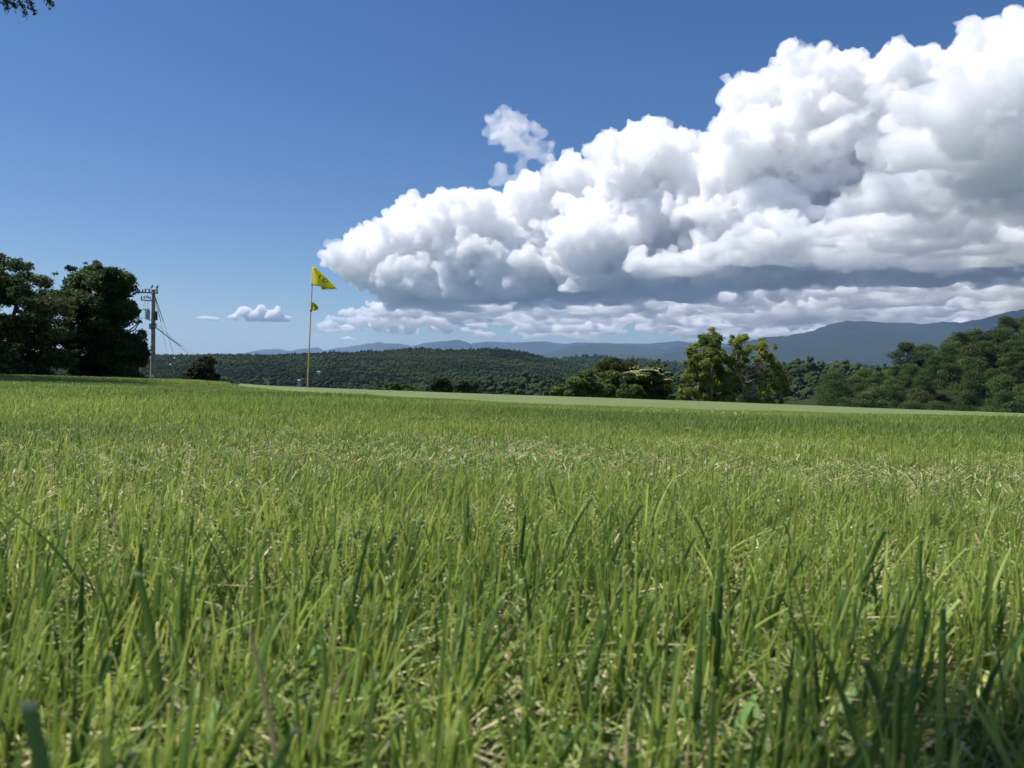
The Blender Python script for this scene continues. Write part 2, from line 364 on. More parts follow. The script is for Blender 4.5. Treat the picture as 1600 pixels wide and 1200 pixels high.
def build_clouds():
    rnd = random.Random(5)
    BASE = 1850.0
    m = cloud_mat(0.0080);
    D_ = [(900, 520), (420, 300), (160, 190), (64, 88), (32, 38)]
    wisp = cloud_mat(0.0022, 'cloud_wisp')
    def fringe(parent, S, base, grow, voxel, n):
        o = cloud_body('vapour_fringe', [(x, y, z, rx * grow, rz * grow) for x, y, z, rx, rz in S], base, voxel, wisp, [(420, 420), (150, 260), (70, 110)])
        o.parent = parent
    A = []
    fill_row(rnd, 1080, 2000, 13500, 11000, top_y, lambda x: 380, 230, 640, 100, A)
    fill_row(rnd, 860, 1300, 15500, 13500, lambda x: top_y(x) + (60 if x > 1110 else 0), lambda x: 410, 150, 560, 100, A)
    fill_row(rnd, 495, 930, 19000, 16500, top_y, lambda x: np.interp(x, [500, 560, 620, 930], [400, 430, 460, 460]), 180, 560, 90, A)
    for px, py, D, rp in ((985,412,14500,34),(1025,405,14500,38),(950,402,15500,34),(1065,412,14000,34),(1000,380,14500,40),(905,412,16500,30)):
        p = at(px, py, D); A.append((p.x, p.y, p.z, rp * D / F, rp * D / F * .8))
    L1 = bud(rnd, A, (.3, .55), 6, 90); L2 = bud(rnd, L1, (.35, .6), 4, 65)
    S = A + L1 + L2
    big = cloud_body('cumulus_cloud', S, BASE, 23.0, m, D_)
    tag(big, 'huge white cumulus cloud bank with grey base, towering at upper right', 'cloud')
    fringe(big, [q for q in L1 if q[3] < 330], BASE, 1.15, 40.0, 0)
    # near bank at far right: we look up at its shaded underside
    N = []
    for _ in range(150):
        D = rnd.uniform(5700, 10500); px = rnd.uniform(1370 + max(0, (7600 - D) * .02), 2100)
        p = at(px, 600, D); r = rnd.uniform(170, 330)
        N.append((p.x, p.y, BASE - 60 + rnd.uniform(0, 420) * min(1, (px - 1360) / 160), r * 1.25, r))
    L1 = bud(rnd, N, (.3, .55), 6, 60); N2 = N + L1 + bud(rnd, L1, (.35, .6), 3, 45)
    near = cloud_body('cumulus_cloud', N2, BASE - 120, 20.0, m, D_, .45)
    tag(near, 'grey shaded cloud in front of the bright tower at far right', 'cloud')
    U = [(x + sv.x * 4800, y + sv.y * 4800, z + sv.z * 4800, r * 1.1, r * .6) for x, y, z, r, rz in N if rnd.random() < .6]  # near bank copied towards the sun: an unseen cloud added to shade it
    U = [q for q in U if 600 - F * (q[2] - q[4] - 260) / q[1] < -70]
    up = cloud_body('cumulus_cloud', U, BASE + 2000, 60.0, cloud_mat(0.004, 'cloud_added_for_shade'), D_[:2], 1.0)
    tag(up, 'unseen cloud added above the view to shade the grey heads at right', 'cloud')
    K = []
    for _ in range(150):
        D = rnd.uniform(10200, 16500); px = rnd.uniform(800 + (16500 - D) * .06, 2100)
        p = at(px, 600, D); r = rnd.uniform(260, 560)
        K.append((p.x, p.y, BASE - 40 + rnd.uniform(0, 260), r * 1.5, r * rnd.uniform(.4, .7)))
    deck = cloud_body('stratus_cloud', K + bud(rnd, K, (.3, .5), 5, 90), BASE - 120, 40.0, m, D_[:4], 1.0)
    tag(deck, 'dark blue grey flat cloud base below the middle of the tall bank', 'cloud')
    B = []
    for _ in range(470):
        D = rnd.uniform(16000, 29000); px = rnd.uniform(500 + (29000 - D) * .012, 2000)
        p = at(px, 600, D); r = rnd.uniform(200, 560)
        B.append((p.x, p.y, BASE + rnd.uniform(-150, 400), r * 1.6, r * rnd.uniform(.35, .7)))
    L1 = bud(rnd, B, (.3, .55), 5, 90)
    low = cloud_body('stratus_cloud', B + L1, BASE - 160, 48.0, m, D_[1:], .6)
    tag(low, 'low streaked grey and white cloud layer reaching down to the mountains', 'cloud')
    # loose puff above the left shoulder of the bank, and small fair-weather clouds low at left
    def puff(name, blobs, D, base_off, mat, voxel, label, group=None, disp=None, base_px=None):
        S = []
        for px, py, rp in blobs:
            p = at(px, py, D); r = rp * D / F; S.append((p.x, p.y, p.z, r, r * .85))
        S2 = S + bud(rnd, S, (.3, .6), 6, voxel * 1.2)
        base = min(s[2] - s[4] * base_off for s in S)
        if base_px: base = at(700, base_px, D).z
        o = cloud_body(name, S2, base, voxel, mat, disp or [(240, 90), (100, 50)], .15 if base_px else 1.0)
        tag(o, label, 'cloud', group); return o
    soft = cloud_mat(0.0028, 'cloud_soft'); crisp = cloud_mat(0.022, 'cloud_small')
    puff('cumulus_cloud', [(790,192,27),(770,190,19),(815,192,24),(778,215,25),(800,222,32),(828,236,28),(852,250,22),(842,208,12),(860,232,14),(780,262,12),(768,285,12),(795,282,14),(870,262,9),(815,262,12)], 16000, 2, soft, 34, 'loose thin puff of cloud standing apart above the left shoulder of the bank', None, [(420, 320), (150, 220), (60, 110)])
    puff('cumulus_cloud', [(309,497,5),(316,497,6),(324,498,7),(332,498,7),(340,499,6),(347,501,4)], 24000, 2, crisp, 32, 'tiny flat white cloud low in the sky, leftmost of all', None)
    puff('cumulus_cloud', [(366,496,9),(384,486,11),(395,494,13),(408,488,12),(420,495,13),(432,490,11),(445,499,11),(374,490,9),(458,508,7),(390,500,8),(410,501,8),(430,503,8),(468,511,5)], 24000, 1.0, crisp, 32, 'small white cumulus cloud low over the hills left of the yellow flag', None, None, 508)
    puff('cumulus_cloud', [(488,526,5),(497,524,6),(505,528,4)], 27000, .5, soft, 45, 'faint small cloud puff just right of the lower flagstick', None)
    puff('cumulus_cloud', [(535,530,5),(545,529,6),(553,532,5)], 29000, 1, crisp, 45, 'tiny white cloud just above the blue mountains right of the flagstick', None)
    puff('cumulus_cloud', [(522,498,8),(534,500,9),(548,503,10),(566,500,12),(585,497,14),(605,500,15),(625,497,15),(648,502,16),(670,500,14),(690,505,14),(590,512,11),(640,516,12),(615,515,10),(560,510,8),(700,515,12)], 23000, .8, m, 42, 'low white cumulus line joining the lower left edge of the bank', None)
    puff('cumulus_cloud', [(512,382,9),(522,392,9),(535,398,10),(548,408,9),(560,416,9),(568,424,7),(527,380,8),(545,385,9)], 17000, 2, soft, 34, 'ragged wisp hanging off the left tip of the bank', None, [(420, 380), (150, 200), (60, 80)])
    puff('cumulus_cloud', [(528,442,5),(536,444,5),(522,446,4)], 18000, 2, cloud_mat(0.0012, 'cloud_faint'), 34, 'very faint scrap of cloud beside the tip of the yellow flag', None)
if want('clouds'): build_clouds()
# ------------------------------------------------------------------ grass
def blade_mat(name, trans=.45, rough=.5):
    m = bpy.data.materials.new(name); m.use_nodes = True; t = m.node_tree; b = t.nodes['Principled BSDF']; out = t.nodes['Material Output']
    a = t.nodes.new('ShaderNodeAttribute'); a.attribute_name = 'tint'
    tr = t.nodes.new('ShaderNodeBsdfTranslucent'); mx = t.nodes.new('ShaderNodeMixShader'); mx.inputs[0].default_value = trans
    hs = t.nodes.new('ShaderNodeHueSaturation'); hs.inputs['Hue'].default_value = .485; hs.inputs['Value'].default_value = 1.35
    L = t.links.new
    L(a.outputs['Color'], b.inputs['Base Color']); L(a.outputs['Color'], hs.inputs['Color']); L(hs.outputs[0], tr.inputs[0])
    L(b.outputs[0], mx.inputs[1]); L(tr.outputs[0], mx.inputs[2]); L(mx.outputs[0], out.inputs[0])
    b.inputs['Roughness'].default_value = rough; b.inputs['Specular IOR Level'].default_value = .3
    return m

def blades(rng, x, y, h, wd, lean, la, face, seg, col, tip, base_c, across=2, tipw=.5, zoff=0.0, droop=0.0):
    """one curved, tapering blade per point. col/tip (n,3); lean = tip offset as a fraction of height, la its heading; face = blade heading"""
    n = len(x); z0 = zfun(x, y) - .002 + zoff
    S = seg + 1; t = np.concatenate([np.linspace(0, .975 if seg > 2 else .8, S - 1), [1.0]])[None, :]
    lx, ly = np.cos(la)[:, None], np.sin(la)[:, None]
    off = h[:, None] * lean[:, None] * t ** 1.8
    cx = x[:, None] + lx * off; cy = y[:, None] + ly * off
    cz = z0[:, None] + h[:, None] * (t - droop * np.minimum(lean, 1.2)[:, None] ** 2 * .45 * t ** 2)
    tw = np.broadcast_to(np.asarray(tipw, float), (n,))[:, None]
    W = wd[:, None] * (.72 + .28 * np.sin(np.pi * np.minimum(t * 1.3, .5))) * (1 - (1 - tw) * t ** 2.2)
    tws = face[:, None] + .5 * (t - .3) * np.sin(la * 3)[:, None]
    fx, fy = np.cos(tws), np.sin(tws)
    cols = [(-.5, 0.), (.5, 0.)] if across == 2 else [(-.5, .0), (0., .20), (.5, .0)]
    V = np.stack([np.stack([cx + fx * W * a - fy * W * b, cy + fy * W * a + fx * W * b, cz], -1) for a, b in cols], 2)   # n,S,K,3
    K = len(cols); V = V.reshape(-1, 3)
    s, k = np.meshgrid(np.arange(seg), np.arange(K - 1), indexing='ij')
    q = np.stack([s * K + k, s * K + k + 1, (s + 1) * K + k + 1, (s + 1) * K + k], -1).reshape(-1, 4)
    Fc = (q[None] + (np.arange(n) * S * K)[:, None, None]).reshape(-1, 4)
    tt = t[..., None]
    c = base_c[:, None, :] * (1 - sstep(0, .38, tt)) + col[:, None, :] * sstep(0, .38, tt)
    k2 = (t >= .999)[..., None] * (1.0 if seg > 2 else .5)
    c = c * (1 - k2) + tip[:, None, :] * k2
    Cc = np.repeat(c[:, :, None, :], K, 2).reshape(-1, 3)
    return V, Fc, Cc

def merge_blades(name, parts, mat, label, cat):
    off = 0; VV, FF, CC = [], [], []
    for V, Fc, Cc in parts:
        VV.append(V); FF.append(Fc + off); CC.append(Cc); off += len(V)
    V = np.concatenate(VV); Fc = np.concatenate(FF); Cc = np.concatenate(CC)
    me = mesh_np(name, V, Fc, True)
    at_ = me.color_attributes.new('tint', 'FLOAT_COLOR', 'POINT')
    at_.data.foreach_set('color', np.concatenate([Cc, np.ones((len(Cc), 1))], 1).astype(np.float32).ravel())
    o = link(name, me, mat); tag(o, label, cat, kind='stuff'); print(name, len(V), 'verts'); return o

def green_cols(rng, x, y, n):
    base = np.array([.160, .255, .046]); yel = np.array([.31, .39, .080]); blu = np.array([.085, .170, .040])
    p = vnoise(x, y * 1.5, .55, 21, 3)[:, None] * .3 + vnoise(x, y * 1.3, 2.2, 5, 2)[:, None] * .7
    r = rng.random((n, 1))
    k = (p - .5) * 4.6 + (r - .5) * 1.5
    c = np.where(k > 0, base + (yel - base) * np.clip(k, 0, 1), base + (blu - base) * np.clip(-k, 0, 1))
    c = c * rng.uniform(.78, 1.2, (n, 1))
    dead = rng.random((n, 1)) < .015 + .05 * (vnoise(x, y, .5, 44, 2)[:, None] > .62)
    return np.where(dead, np.array([.38, .35, .17]) * rng.uniform(.6, 1.1, (n, 1)), c)

def scatter(rng, n, d0, d1, a0, a1, power):
    """points in a wedge (bearing a0..a1 degrees) with areal density ~ d^-power"""
    e = 2 - power; u = rng.random(n)
    d = (d0 ** e + u * (d1 ** e - d0 ** e)) ** (1 / e); a = np.radians(rng.uniform(a0, a1, n))
    return d * np.sin(a), d * np.cos(a)

def lawn_height(x, y):
    d = np.hypot(x, y)
    hgt = .0255 + .007 * (vnoise(x, y, .35, 31, 2) - .5) * 2 +   .016 * (vnoise(x, y, 1.3, 33, 2) - .5) * 2
    edge = y - green_near(col_u(x, y)); near = (col_u(x, y) > 360) & (edge > -2.7)
    hgt = np.where(near, hgt * (1 - .70 * sstep(-2.7, -1.3, edge)), hgt)
    return np.clip(hgt, .008, .06)

def build_grass():
    rng = np.random.default_rng(11)
    M = blade_mat('grass_blade'); parts = []
    def field(n, d0, d1, a0, a1, power, wbase, seg, across, hs=1.0, collar=False, dark=False):
        x, y = scatter(rng, n, d0, d1, a0, a1, power)
        if collar:
            e_ = y - green_near(col_u(x, y)); k_ = (e_ > -2.4) & (e_ < 1.0) & (col_u(x, y) > 340); x, y = x[k_], y[k_]; n = len(x)
        # tussocks: pull points towards nearby centres
        cs = .035; gx = (np.floor(x / cs) + .5 + .4 * np.sin(np.floor(x / cs) * 12.9 + np.floor(y / cs) * 78.2)) * cs
        gy = (np.floor(y / cs) + .5 + .4 * np.sin(np.floor(x / cs) * 39.3 + np.floor(y / cs) * 11.1)) * cs
        pull = rng.uniform(0, .75, n) * (np.hypot(x, y) < 2.5)
        ox, oy = x, y; x = x + (gx - x) * pull; y = y + (gy - y) * pull
        keep = ~on_green(x, y) & (np.hypot(x, y) > .085) & (y < crest_d(x, y) + 3)
        x, y, ox, oy = x[keep], y[keep], ox[keep], oy[keep]; n = len(x); d = np.hypot(x, y)
        lod = np.maximum(1, d / 1.2)
        h = lawn_height(x, y) * rng.normal(.95, .30, n).clip(.3, 1.8) * hs
        tall = rng.random(n) < .03; h = np.where(tall, h * 1.3, h)
        wd = wbase * lod ** .62 * rng.uniform(.6, 1.45, n)
        lean = np.abs(rng.normal(.14, .30, n)); flop = rng.random(n) < .12; lean = np.where(flop, rng.uniform(.7, 1.5, n), lean)
        la = np.where(pull[keep] > .35, np.arctan2(oy - y, ox - x) + rng.normal(0, .7, n), rng.uniform(0, 6.28, n))
        la = np.where(rng.random(n) < .4, rng.normal(.1, .8, n), la)
        col = green_cols(rng, x, y, n)
        if dark: lean = np.minimum(lean, .35)
        if dark: col = np.array([.085, .165, .036]) * rng.uniform(.7, 1.3, (n, 1))
        cut = rng.random((n, 1)) < (np.where(d < 3, .5, .12) * (h > .012))[:, None]
        tip = np.where(cut, np.array([.62, .60, .38]), col * 1.1); tipw = np.where(cut[:, 0], rng.uniform(.3, .75, n), rng.uniform(.0, .15, n))
        bc = np.array([.20, .26, .07]) * rng.uniform(.6, 1.1, (n, 1)); bc = np.where(d[:, None] > 2.5, col * .9, bc)
        parts.append(blades(rng, x, y, h, wd, lean, la, rng.uniform(0, 3.14, n), seg, col, tip, bc, across, tipw, 0, .6))
    # nearest turf, all round the viewpoint
    field(31000, .06, 1.4, -44, 44, 0.15, .0016, 7, 3)
    field(700, .14, .5, -40, 40, 0.3, .0027, 8, 3, 1.08, dark=True)
    field(26000, .08, 1.8, -42, 42, 0.3, .0013, 4, 2, .58)
    field(90000, 1.8, 5.0, -40, 40, 1.2, .0012, 3, 2, .62)
    field(420000, 3.0, 13.5, -18, 38, 1.0, .0014, 2, 2, .8, collar=True)
    field(9000, .06, 1.0, 44, 316, 0.0, .0026, 4, 2)
    field(185000, 1.4, 4.2, -40, 40, 1.2, .0013, 4, 2)
    field(60000, .8, 4.2, -85, -40, 1.0, .0022, 3, 2); field(60000, .8, 4.2, 40, 85, 1.0, .0022, 3, 2)
    field(230000, 4.2, 15, -38, 38, 1.25, .0016, 2, 2)
    field(170000, 13, 38, -40, -13, 1.3, .0020, 2, 2)
    field(40000, 4.2, 20, -60, -38, 1.3, .0030, 2, 2); field(60000, 4.2, 20, 38, 60, 1.3, .0030, 2, 2)
    merge_blades('lawn_grass', parts, M, 'long green lawn grass with cut pale tips filling the foreground', 'grass')
    # dead thatch: thin straw lying between the blades
    parts = []
    for n, d0, d1, a in ((64000, .06, 1.8, 60), (9000, 1.8, 5.0, 50)):
        x, y = scatter(rng, n, d0, d1, -a, a, 0.3 if d0 < 1 else 1.1); n = len(x)
        keep = vnoise(x, y, .16, 61, 2) > rng.uniform(.1, .55, n); x, y = x[keep], y[keep]; n = len(x)
        h = rng.uniform(.004, .016, n); lod = np.maximum(1, np.hypot(x, y) / 1.2)
        col = np.where(rng.random((n, 1)) < .5, np.array([[.60, .52, .30]]), np.array([[.36, .44, .15]])) * rng.uniform(.45, 1.15, (n, 1)) * np.where(rng.random((n, 1)) < .06, np.array([[1.0, .72, .5]]), 1)
        parts.append(blades(rng, x, y, h, .0019 * lod ** .5 * rng.uniform(.6, 1.5, n), rng.uniform(1.0, 4.0, n), rng.uniform(0, 6.28, n), rng.uniform(0, 3.14, n), 3, col, col, col * .8, 2, .5, .002, .05))
    merge_blades('dry_thatch', parts, blade_mat('dry_straw', .15, .7), 'dry tan straw and clippings lying between the green blades', 'straw')
    # little broad-leaved weeds low in the turf
    n = 9000; x, y = scatter(rng, n, .12, 1.6, -42, 42, .5)
    keep = vnoise(x, y, .22, 71, 2) > rng.uniform(.3, .7, n); x, y = x[keep], y[keep]; n = len(x)
    col = np.array([.22, .33, .10]) * rng.uniform(.7, 1.25, (n, 1)) * np.where(rng.random((n, 1)) < .3, np.array([[.8, 1.0, .9]]), 1)
    P = [blades(rng, x, y, rng.uniform(.008, .022, n), rng.uniform(.004, .0075, n), rng.uniform(.3, 1.3, n), rng.uniform(0, 6.28, n), rng.uniform(0, 3.14, n), 5, col, col, col, 3, .35, 0, .5)]
    merge_blades('broadleaf_weeds', P, blade_mat('weed_leaf', .4, .5), 'small broad pale green weed leaves low in the turf', 'weeds')
if want('grass'): build_grass()
# ------------------------------------------------------------------ mesh builders for things
def empty(name, loc):
    o = bpy.data.objects.new(name, None); C.objects.link(o); o.location = loc; o.empty_display_size = .3; return o

class MB:
    """collects shapes in world coordinates and links them as one mesh object"""
    def __init__(s): s.V, s.F, s.n = [], [], 0
    def add(s, V, F):
        s.V.extend(V); s.F.extend([tuple(i + s.n for i in f) for f in F]); s.n += len(V)
    def tube(s, pts, rad, k=8, caps=True):
        pts = [Vector(p) for p in pts]; rad = rad if hasattr(rad, '__len__') else [rad] * len(pts); V = []; F = []
        for i, p in enumerate(pts):
            d = (pts[min(i + 1, len(pts) - 1)] - pts[max(i - 1, 0)]); d = d.normalized() if d.length > 1e-9 else Vector((0, 0, 1))
            a = d.orthogonal() if i == 0 else (a0 - d * a0.dot(d))
            a = a.normalized(); a0 = a; b = d.cross(a)
            for j in range(k):
                t = 2 * math.pi * j / k; V.append(p + (a * math.cos(t) + b * math.sin(t)) * rad[i])
        for i in range(len(pts) - 1):
            for j in range(k): F.append((i * k + j, i * k + (j + 1) % k, (i + 1) * k + (j + 1) % k, (i + 1) * k + j))
        if caps: F.append(tuple(range(k - 1, -1, -1))); F.append(tuple((len(pts) - 1) * k + j for j in range(k)))
        s.add(V, F); return s
    def box(s, c, sx, sy, sz, rot=None):
        c = Vector(c); M3 = rot.to_matrix() if rot else Matrix.Identity(3)
        V = [c + M3 @ Vector((sx * a / 2, sy * b / 2, sz * d / 2)) for a in (-1, 1) for b in (-1, 1) for d in (-1, 1)]
        s.add(V, [(0, 1, 3, 2), (4, 6, 7, 5), (0, 4, 5, 1), (2, 3, 7, 6), (0, 2, 6, 4), (1, 5, 7, 3)]); return s
    def lathe(s, c, prof, k=14):
        V = []; F = []
        for r, z in prof:
            for j in range(k): t = 2 * math.pi * j / k; V.append(Vector(c) + Vector((r * math.cos(t), r * math.sin(t), z)))
        for i in range(len(prof) - 1):
            for j in range(k): F.append((i * k + j, i * k + (j + 1) % k, (i + 1) * k + (j + 1) % k, (i + 1) * k + j))
        F.append(tuple(range(k - 1, -1, -1))); F.append(tuple((len(prof) - 1) * k + j for j in range(k)))
        s.add(V, F); return s
    def build(s, name, mat, parent=None, smooth=True):
        o0 = Vector(parent.location) if parent is not None else Vector((0, 0, 0))
        if parent is not None and parent.parent is not None: o0 = o0 + Vector(parent.parent.location)
        me = bpy.data.meshes.new(name); me.from_pydata([tuple(Vector(v) - o0) for v in s.V], [], s.F); me.update()
        if smooth:
            me.polygons.foreach_set('use_smooth', [True] * len(me.polygons))
            me.set_sharp_from_angle(angle=R(40))
        return link(name, me, mat, parent)

def simple_mat(name, col, rough=.6, noise=None, metal=0.0, trans=0.0):
    m = bpy.data.materials.new(name); m.use_nodes = True; t = m.node_tree; b = t.nodes['Principled BSDF']
    b.inputs['Base Color'].default_value = (*col, 1); b.inputs['Roughness'].default_value = rough; b.inputs['Metallic'].default_value = metal
    L = t.links.new
    if noise:
        tc = t.nodes.new('ShaderNodeTexCoord'); n = t.nodes.new('ShaderNodeTexNoise'); n.inputs['Scale'].default_value = noise[0]; n.inputs['Detail'].default_value = 6
        r = t.nodes.new('ShaderNodeValToRGB'); e = r.color_ramp.elements; e[0].position = .3; e[1].position = .7
        e[0].color = (*[c * noise[1] for c in col], 1); e[1].color = (*[min(1, c * noise[2]) for c in col], 1)
        bp = t.nodes.new('ShaderNodeBump'); bp.inputs['Distance'].default_value = .01; bp.inputs['Strength'].default_value = .4
        L(tc.outputs['Object'], n.inputs['Vector']); L(n.outputs['Fac'], r.inputs[0]); L(r.outputs[0], b.inputs['Base Color'])
        L(n.outputs['Fac'], bp.inputs['Height']); L(bp.outputs[0], b.inputs['Normal'])
    if trans:
        tr = t.nodes.new('ShaderNodeBsdfTranslucent'); tr.inputs[0].default_value = (*col, 1); mx = t.nodes.new('ShaderNodeMixShader'); mx.inputs[0].default_value = trans
        L(b.outputs[0], mx.inputs[1]); L(tr.outputs[0], mx.inputs[2]); L(mx.outputs[0], t.nodes['Material Output'].inputs[0])
    return m

BARK = simple_mat('bark', (.10, .085, .065), .95, (9, .55, 1.5))
PALEBARK = simple_mat('pale_bark', (.22, .20, .16), .95, (9, .6, 1.4))
LEAF = blade_mat('tree_leaf', .32, .65); LEAF.node_tree.nodes['Principled BSDF'].inputs['Specular IOR Level'].default_value = .12

def inside(poly, x, y):
    c = False; n = len(poly)
    for i in range(n):
        x1, y1 = poly[i]; x2, y2 = poly[(i + 1) % n]
        if (y1 > y) != (y2 > y) and x < (x2 - x1) * (y - y1) / (y2 - y1) + x1: c = not c
    return c
def edge_dist(poly, x, y):
    m = 1e9; n = len(poly)
    for i in range(n):
        x1, y1 = poly[i]; x2, y2 = poly[(i + 1) % n]; dx, dy = x2 - x1, y2 - y1; L2 = dx * dx + dy * dy
        t = max(0, min(1, ((x - x1) * dx + (y - y1) * dy) / L2)) if L2 else 0
        m = min(m, math.hypot(x - x1 - t * dx, y - y1 - t * dy))
    return m

def clumps_in(rnd, poly, D, n, rmin, rmax, squash=.75):
    """leaf clumps filling a crown of the given outline; as deep as it is wide"""
    xs = [p[0] for p in poly]; ys = [p[1] for p in poly]; cx = (min(xs) + max(xs)) / 2; hw = (max(xs) - min(xs)) / 2
    out = []; tries = 0
    while len(out) < n and tries < n * 80:
        tries += 1; x = rnd.uniform(min(xs), max(xs)); y = rnd.uniform(min(ys), max(ys))
        if not inside(poly, x, y): continue
        e = edge_dist(poly, x, y) + 1.0; r = min(rnd.uniform(rmin, rmax), e * 1.05)
        if r < rmin * .45: continue
        dep = hw * math.sqrt(max(0, 1 - ((x - cx) / hw) ** 2)) * rnd.uniform(-1, 1) * .95
        Dd = D + dep * D / F; p = at(x, y, Dd); out.append((p.x, p.y, p.z, r * D / F, r * D / F * squash))
    return out

def leaves(rng, clumps, n, leaf, cols, aspect=.55, flat=.35, jag=.12, shell=.5):
    K = np.array(clumps); w_ = K[:, 3] ** 2; i = rng.choice(len(K), n, p=w_ / w_.sum()); k = K[i]
    d = rng.normal(size=(n, 3)); d[:, 2] += .25; d /= np.linalg.norm(d, axis=1)[:, None]
    rad = shell + (1 - shell) * rng.random(n) ** .6 + rng.normal(0, jag, n)
    P = k[:, :3] + d * rad[:, None] * np.stack([k[:, 3], k[:, 3], k[:, 4]], 1)
    nn = d * .8 + rng.normal(size=(n, 3)) * .7; nn[:, 2] += flat * 2; nn /= np.linalg.norm(nn, axis=1)[:, None]
    t = np.cross(nn, rng.normal(size=(n, 3))); t /= np.linalg.norm(t, axis=1)[:, None]; b = np.cross(nn, t)
    L = leaf * rng.uniform(.6, 1.3, n)[:, None]
    V = np.stack([P - t * L / 2, P + b * L * aspect / 2 + nn * L * .08, P + t * L / 2, P - b * L * aspect / 2 + nn * L * .08], 1).reshape(-1, 3)
    Fc = (np.array([[0, 1, 2, 3]]) + (np.arange(n) * 4)[:, None])
    cols = np.array(cols); ck = rng.integers(0, len(cols), len(K))[i]; c = cols[ck]
    c = c * .75 + cols[rng.integers(0, len(cols), n)] * .25
    c = c * rng.uniform(.7, 1.3, (n, 1)) * (.8 + .4 * rng.random(len(K)))[i][:, None]
    return V, Fc, np.repeat(c, 4, 0)

def leaf_obj(name, parts, mat, parent, smooth=False):
    off = 0; VV, FF, CC = [], [], []
    for V, Fc, Cc in parts: VV.append(V); FF.append(Fc + off); CC.append(Cc); off += len(V)
    V = np.concatenate(VV)
    if parent is not None: V = V - np.array(parent.location[:])
    me = mesh_np(name, V, np.concatenate(FF), smooth); Cc = np.concatenate(CC)
    a = me.color_attributes.new('tint', 'FLOAT_COLOR', 'POINT')
    a.data.foreach_set('color', np.concatenate([Cc, np.ones((len(Cc), 1))], 1).astype(np.float32).ravel())
    return link(name, me, mat, parent)

def wiggle(rnd, a, b, n, amt):
    a, b = Vector(a), Vector(b); L = (b - a).length; pts = []
    for i in range(n + 1):
        t = i / n; p = a.lerp(b, t)
        if 0 < i < n: p += Vector((rnd.uniform(-1, 1), rnd.uniform(-1, 1), rnd.uniform(-.4, .6))) * L * amt
        pts.append(p)
    return pts

def tree(name, label, cat, poly, D, n_cl, rpx, n_leaf, leaf, cols, group=None, seed=0, stems=1, bark=None, trunk_r=.16, trunk_px=None, shell=.5, jag=.12, base_drop=0.0, limbs=14, squash=.75, extra=None, flat=.35, limb_r=1.0):
    rnd = random.Random(seed); rng = np.random.default_rng(seed)
    xs = [p[0] for p in poly]; tx = trunk_px or (min(xs) + max(xs)) / 2
    g = at(tx, 600, D); gz = float(zfun(g.x, g.y)) - base_drop
    t = empty(name, (g.x, g.y, gz)); tag(t, label, cat, group)
    cl = clumps_in(rnd, poly, D, n_cl, rpx[0], rpx[1], squash)
    zt = max(c[2] for c in cl); tb = MB()
    for s in range(stems):
        a = rnd.uniform(0, 6.28); ox = Vector((math.cos(a), math.sin(a), 0)) * (trunk_r * 1.6 if stems > 1 else 0)
        hi = sorted(cl, key=lambda c: -c[2])[:max(3, len(cl) // 5)]
        tp = rnd.choice(hi); top = Vector(tp[:3]) if stems > 1 else Vector((g.x + rnd.uniform(-.3, .3), g.y, gz + (zt - gz) * .88))
        pts = wiggle(rnd, Vector((g.x, g.y, gz - .3)) + ox, top, 7, .035)
        tb.tube(pts, [trunk_r * (1 - .85 * i / 7) ** .8 for i in range(8)], 9)
        for c in rnd.sample(cl, min(limbs, len(cl))):
            e = Vector(c[:3]); cand = [q for q in pts[1:-1] if q.z < e.z] or [pts[1]]; q = min(cand, key=lambda q: (q - e).length + (e.z - q.z < .3) * 2)
            L = (e - q).length; r0 = min(trunk_r * .45, .02 + L * .018) * limb_r
            tb.tube(wiggle(rnd, q, e, 5, .05), [r0 * (1 - .75 * i / 5) for i in range(6)], 6)
    tb.build('trunk', bark or BARK, t)
    parts = [leaves(rng, cl, n_leaf, leaf, cols, shell=shell, jag=jag, flat=flat)]
    leaf_obj('crown', parts, LEAF, t)
    if extra: extra(t, cl, rng, rnd)
    return t

DARK = [(.040, .072, .022), (.055, .098, .028), (.032, .056, .022), (.082, .125, .036)]
MIDG = [(.095, .150, .038), (.070, .120, .032), (.125, .175, .048), (.045, .08, .025)]
BROWNG = [(.07, .075, .025), (.05, .065, .02), (.09, .085, .03)]
YELG = [(.18, .23, .05), (.14, .19, .04), (.24, .26, .06), (.08, .13, .03)]

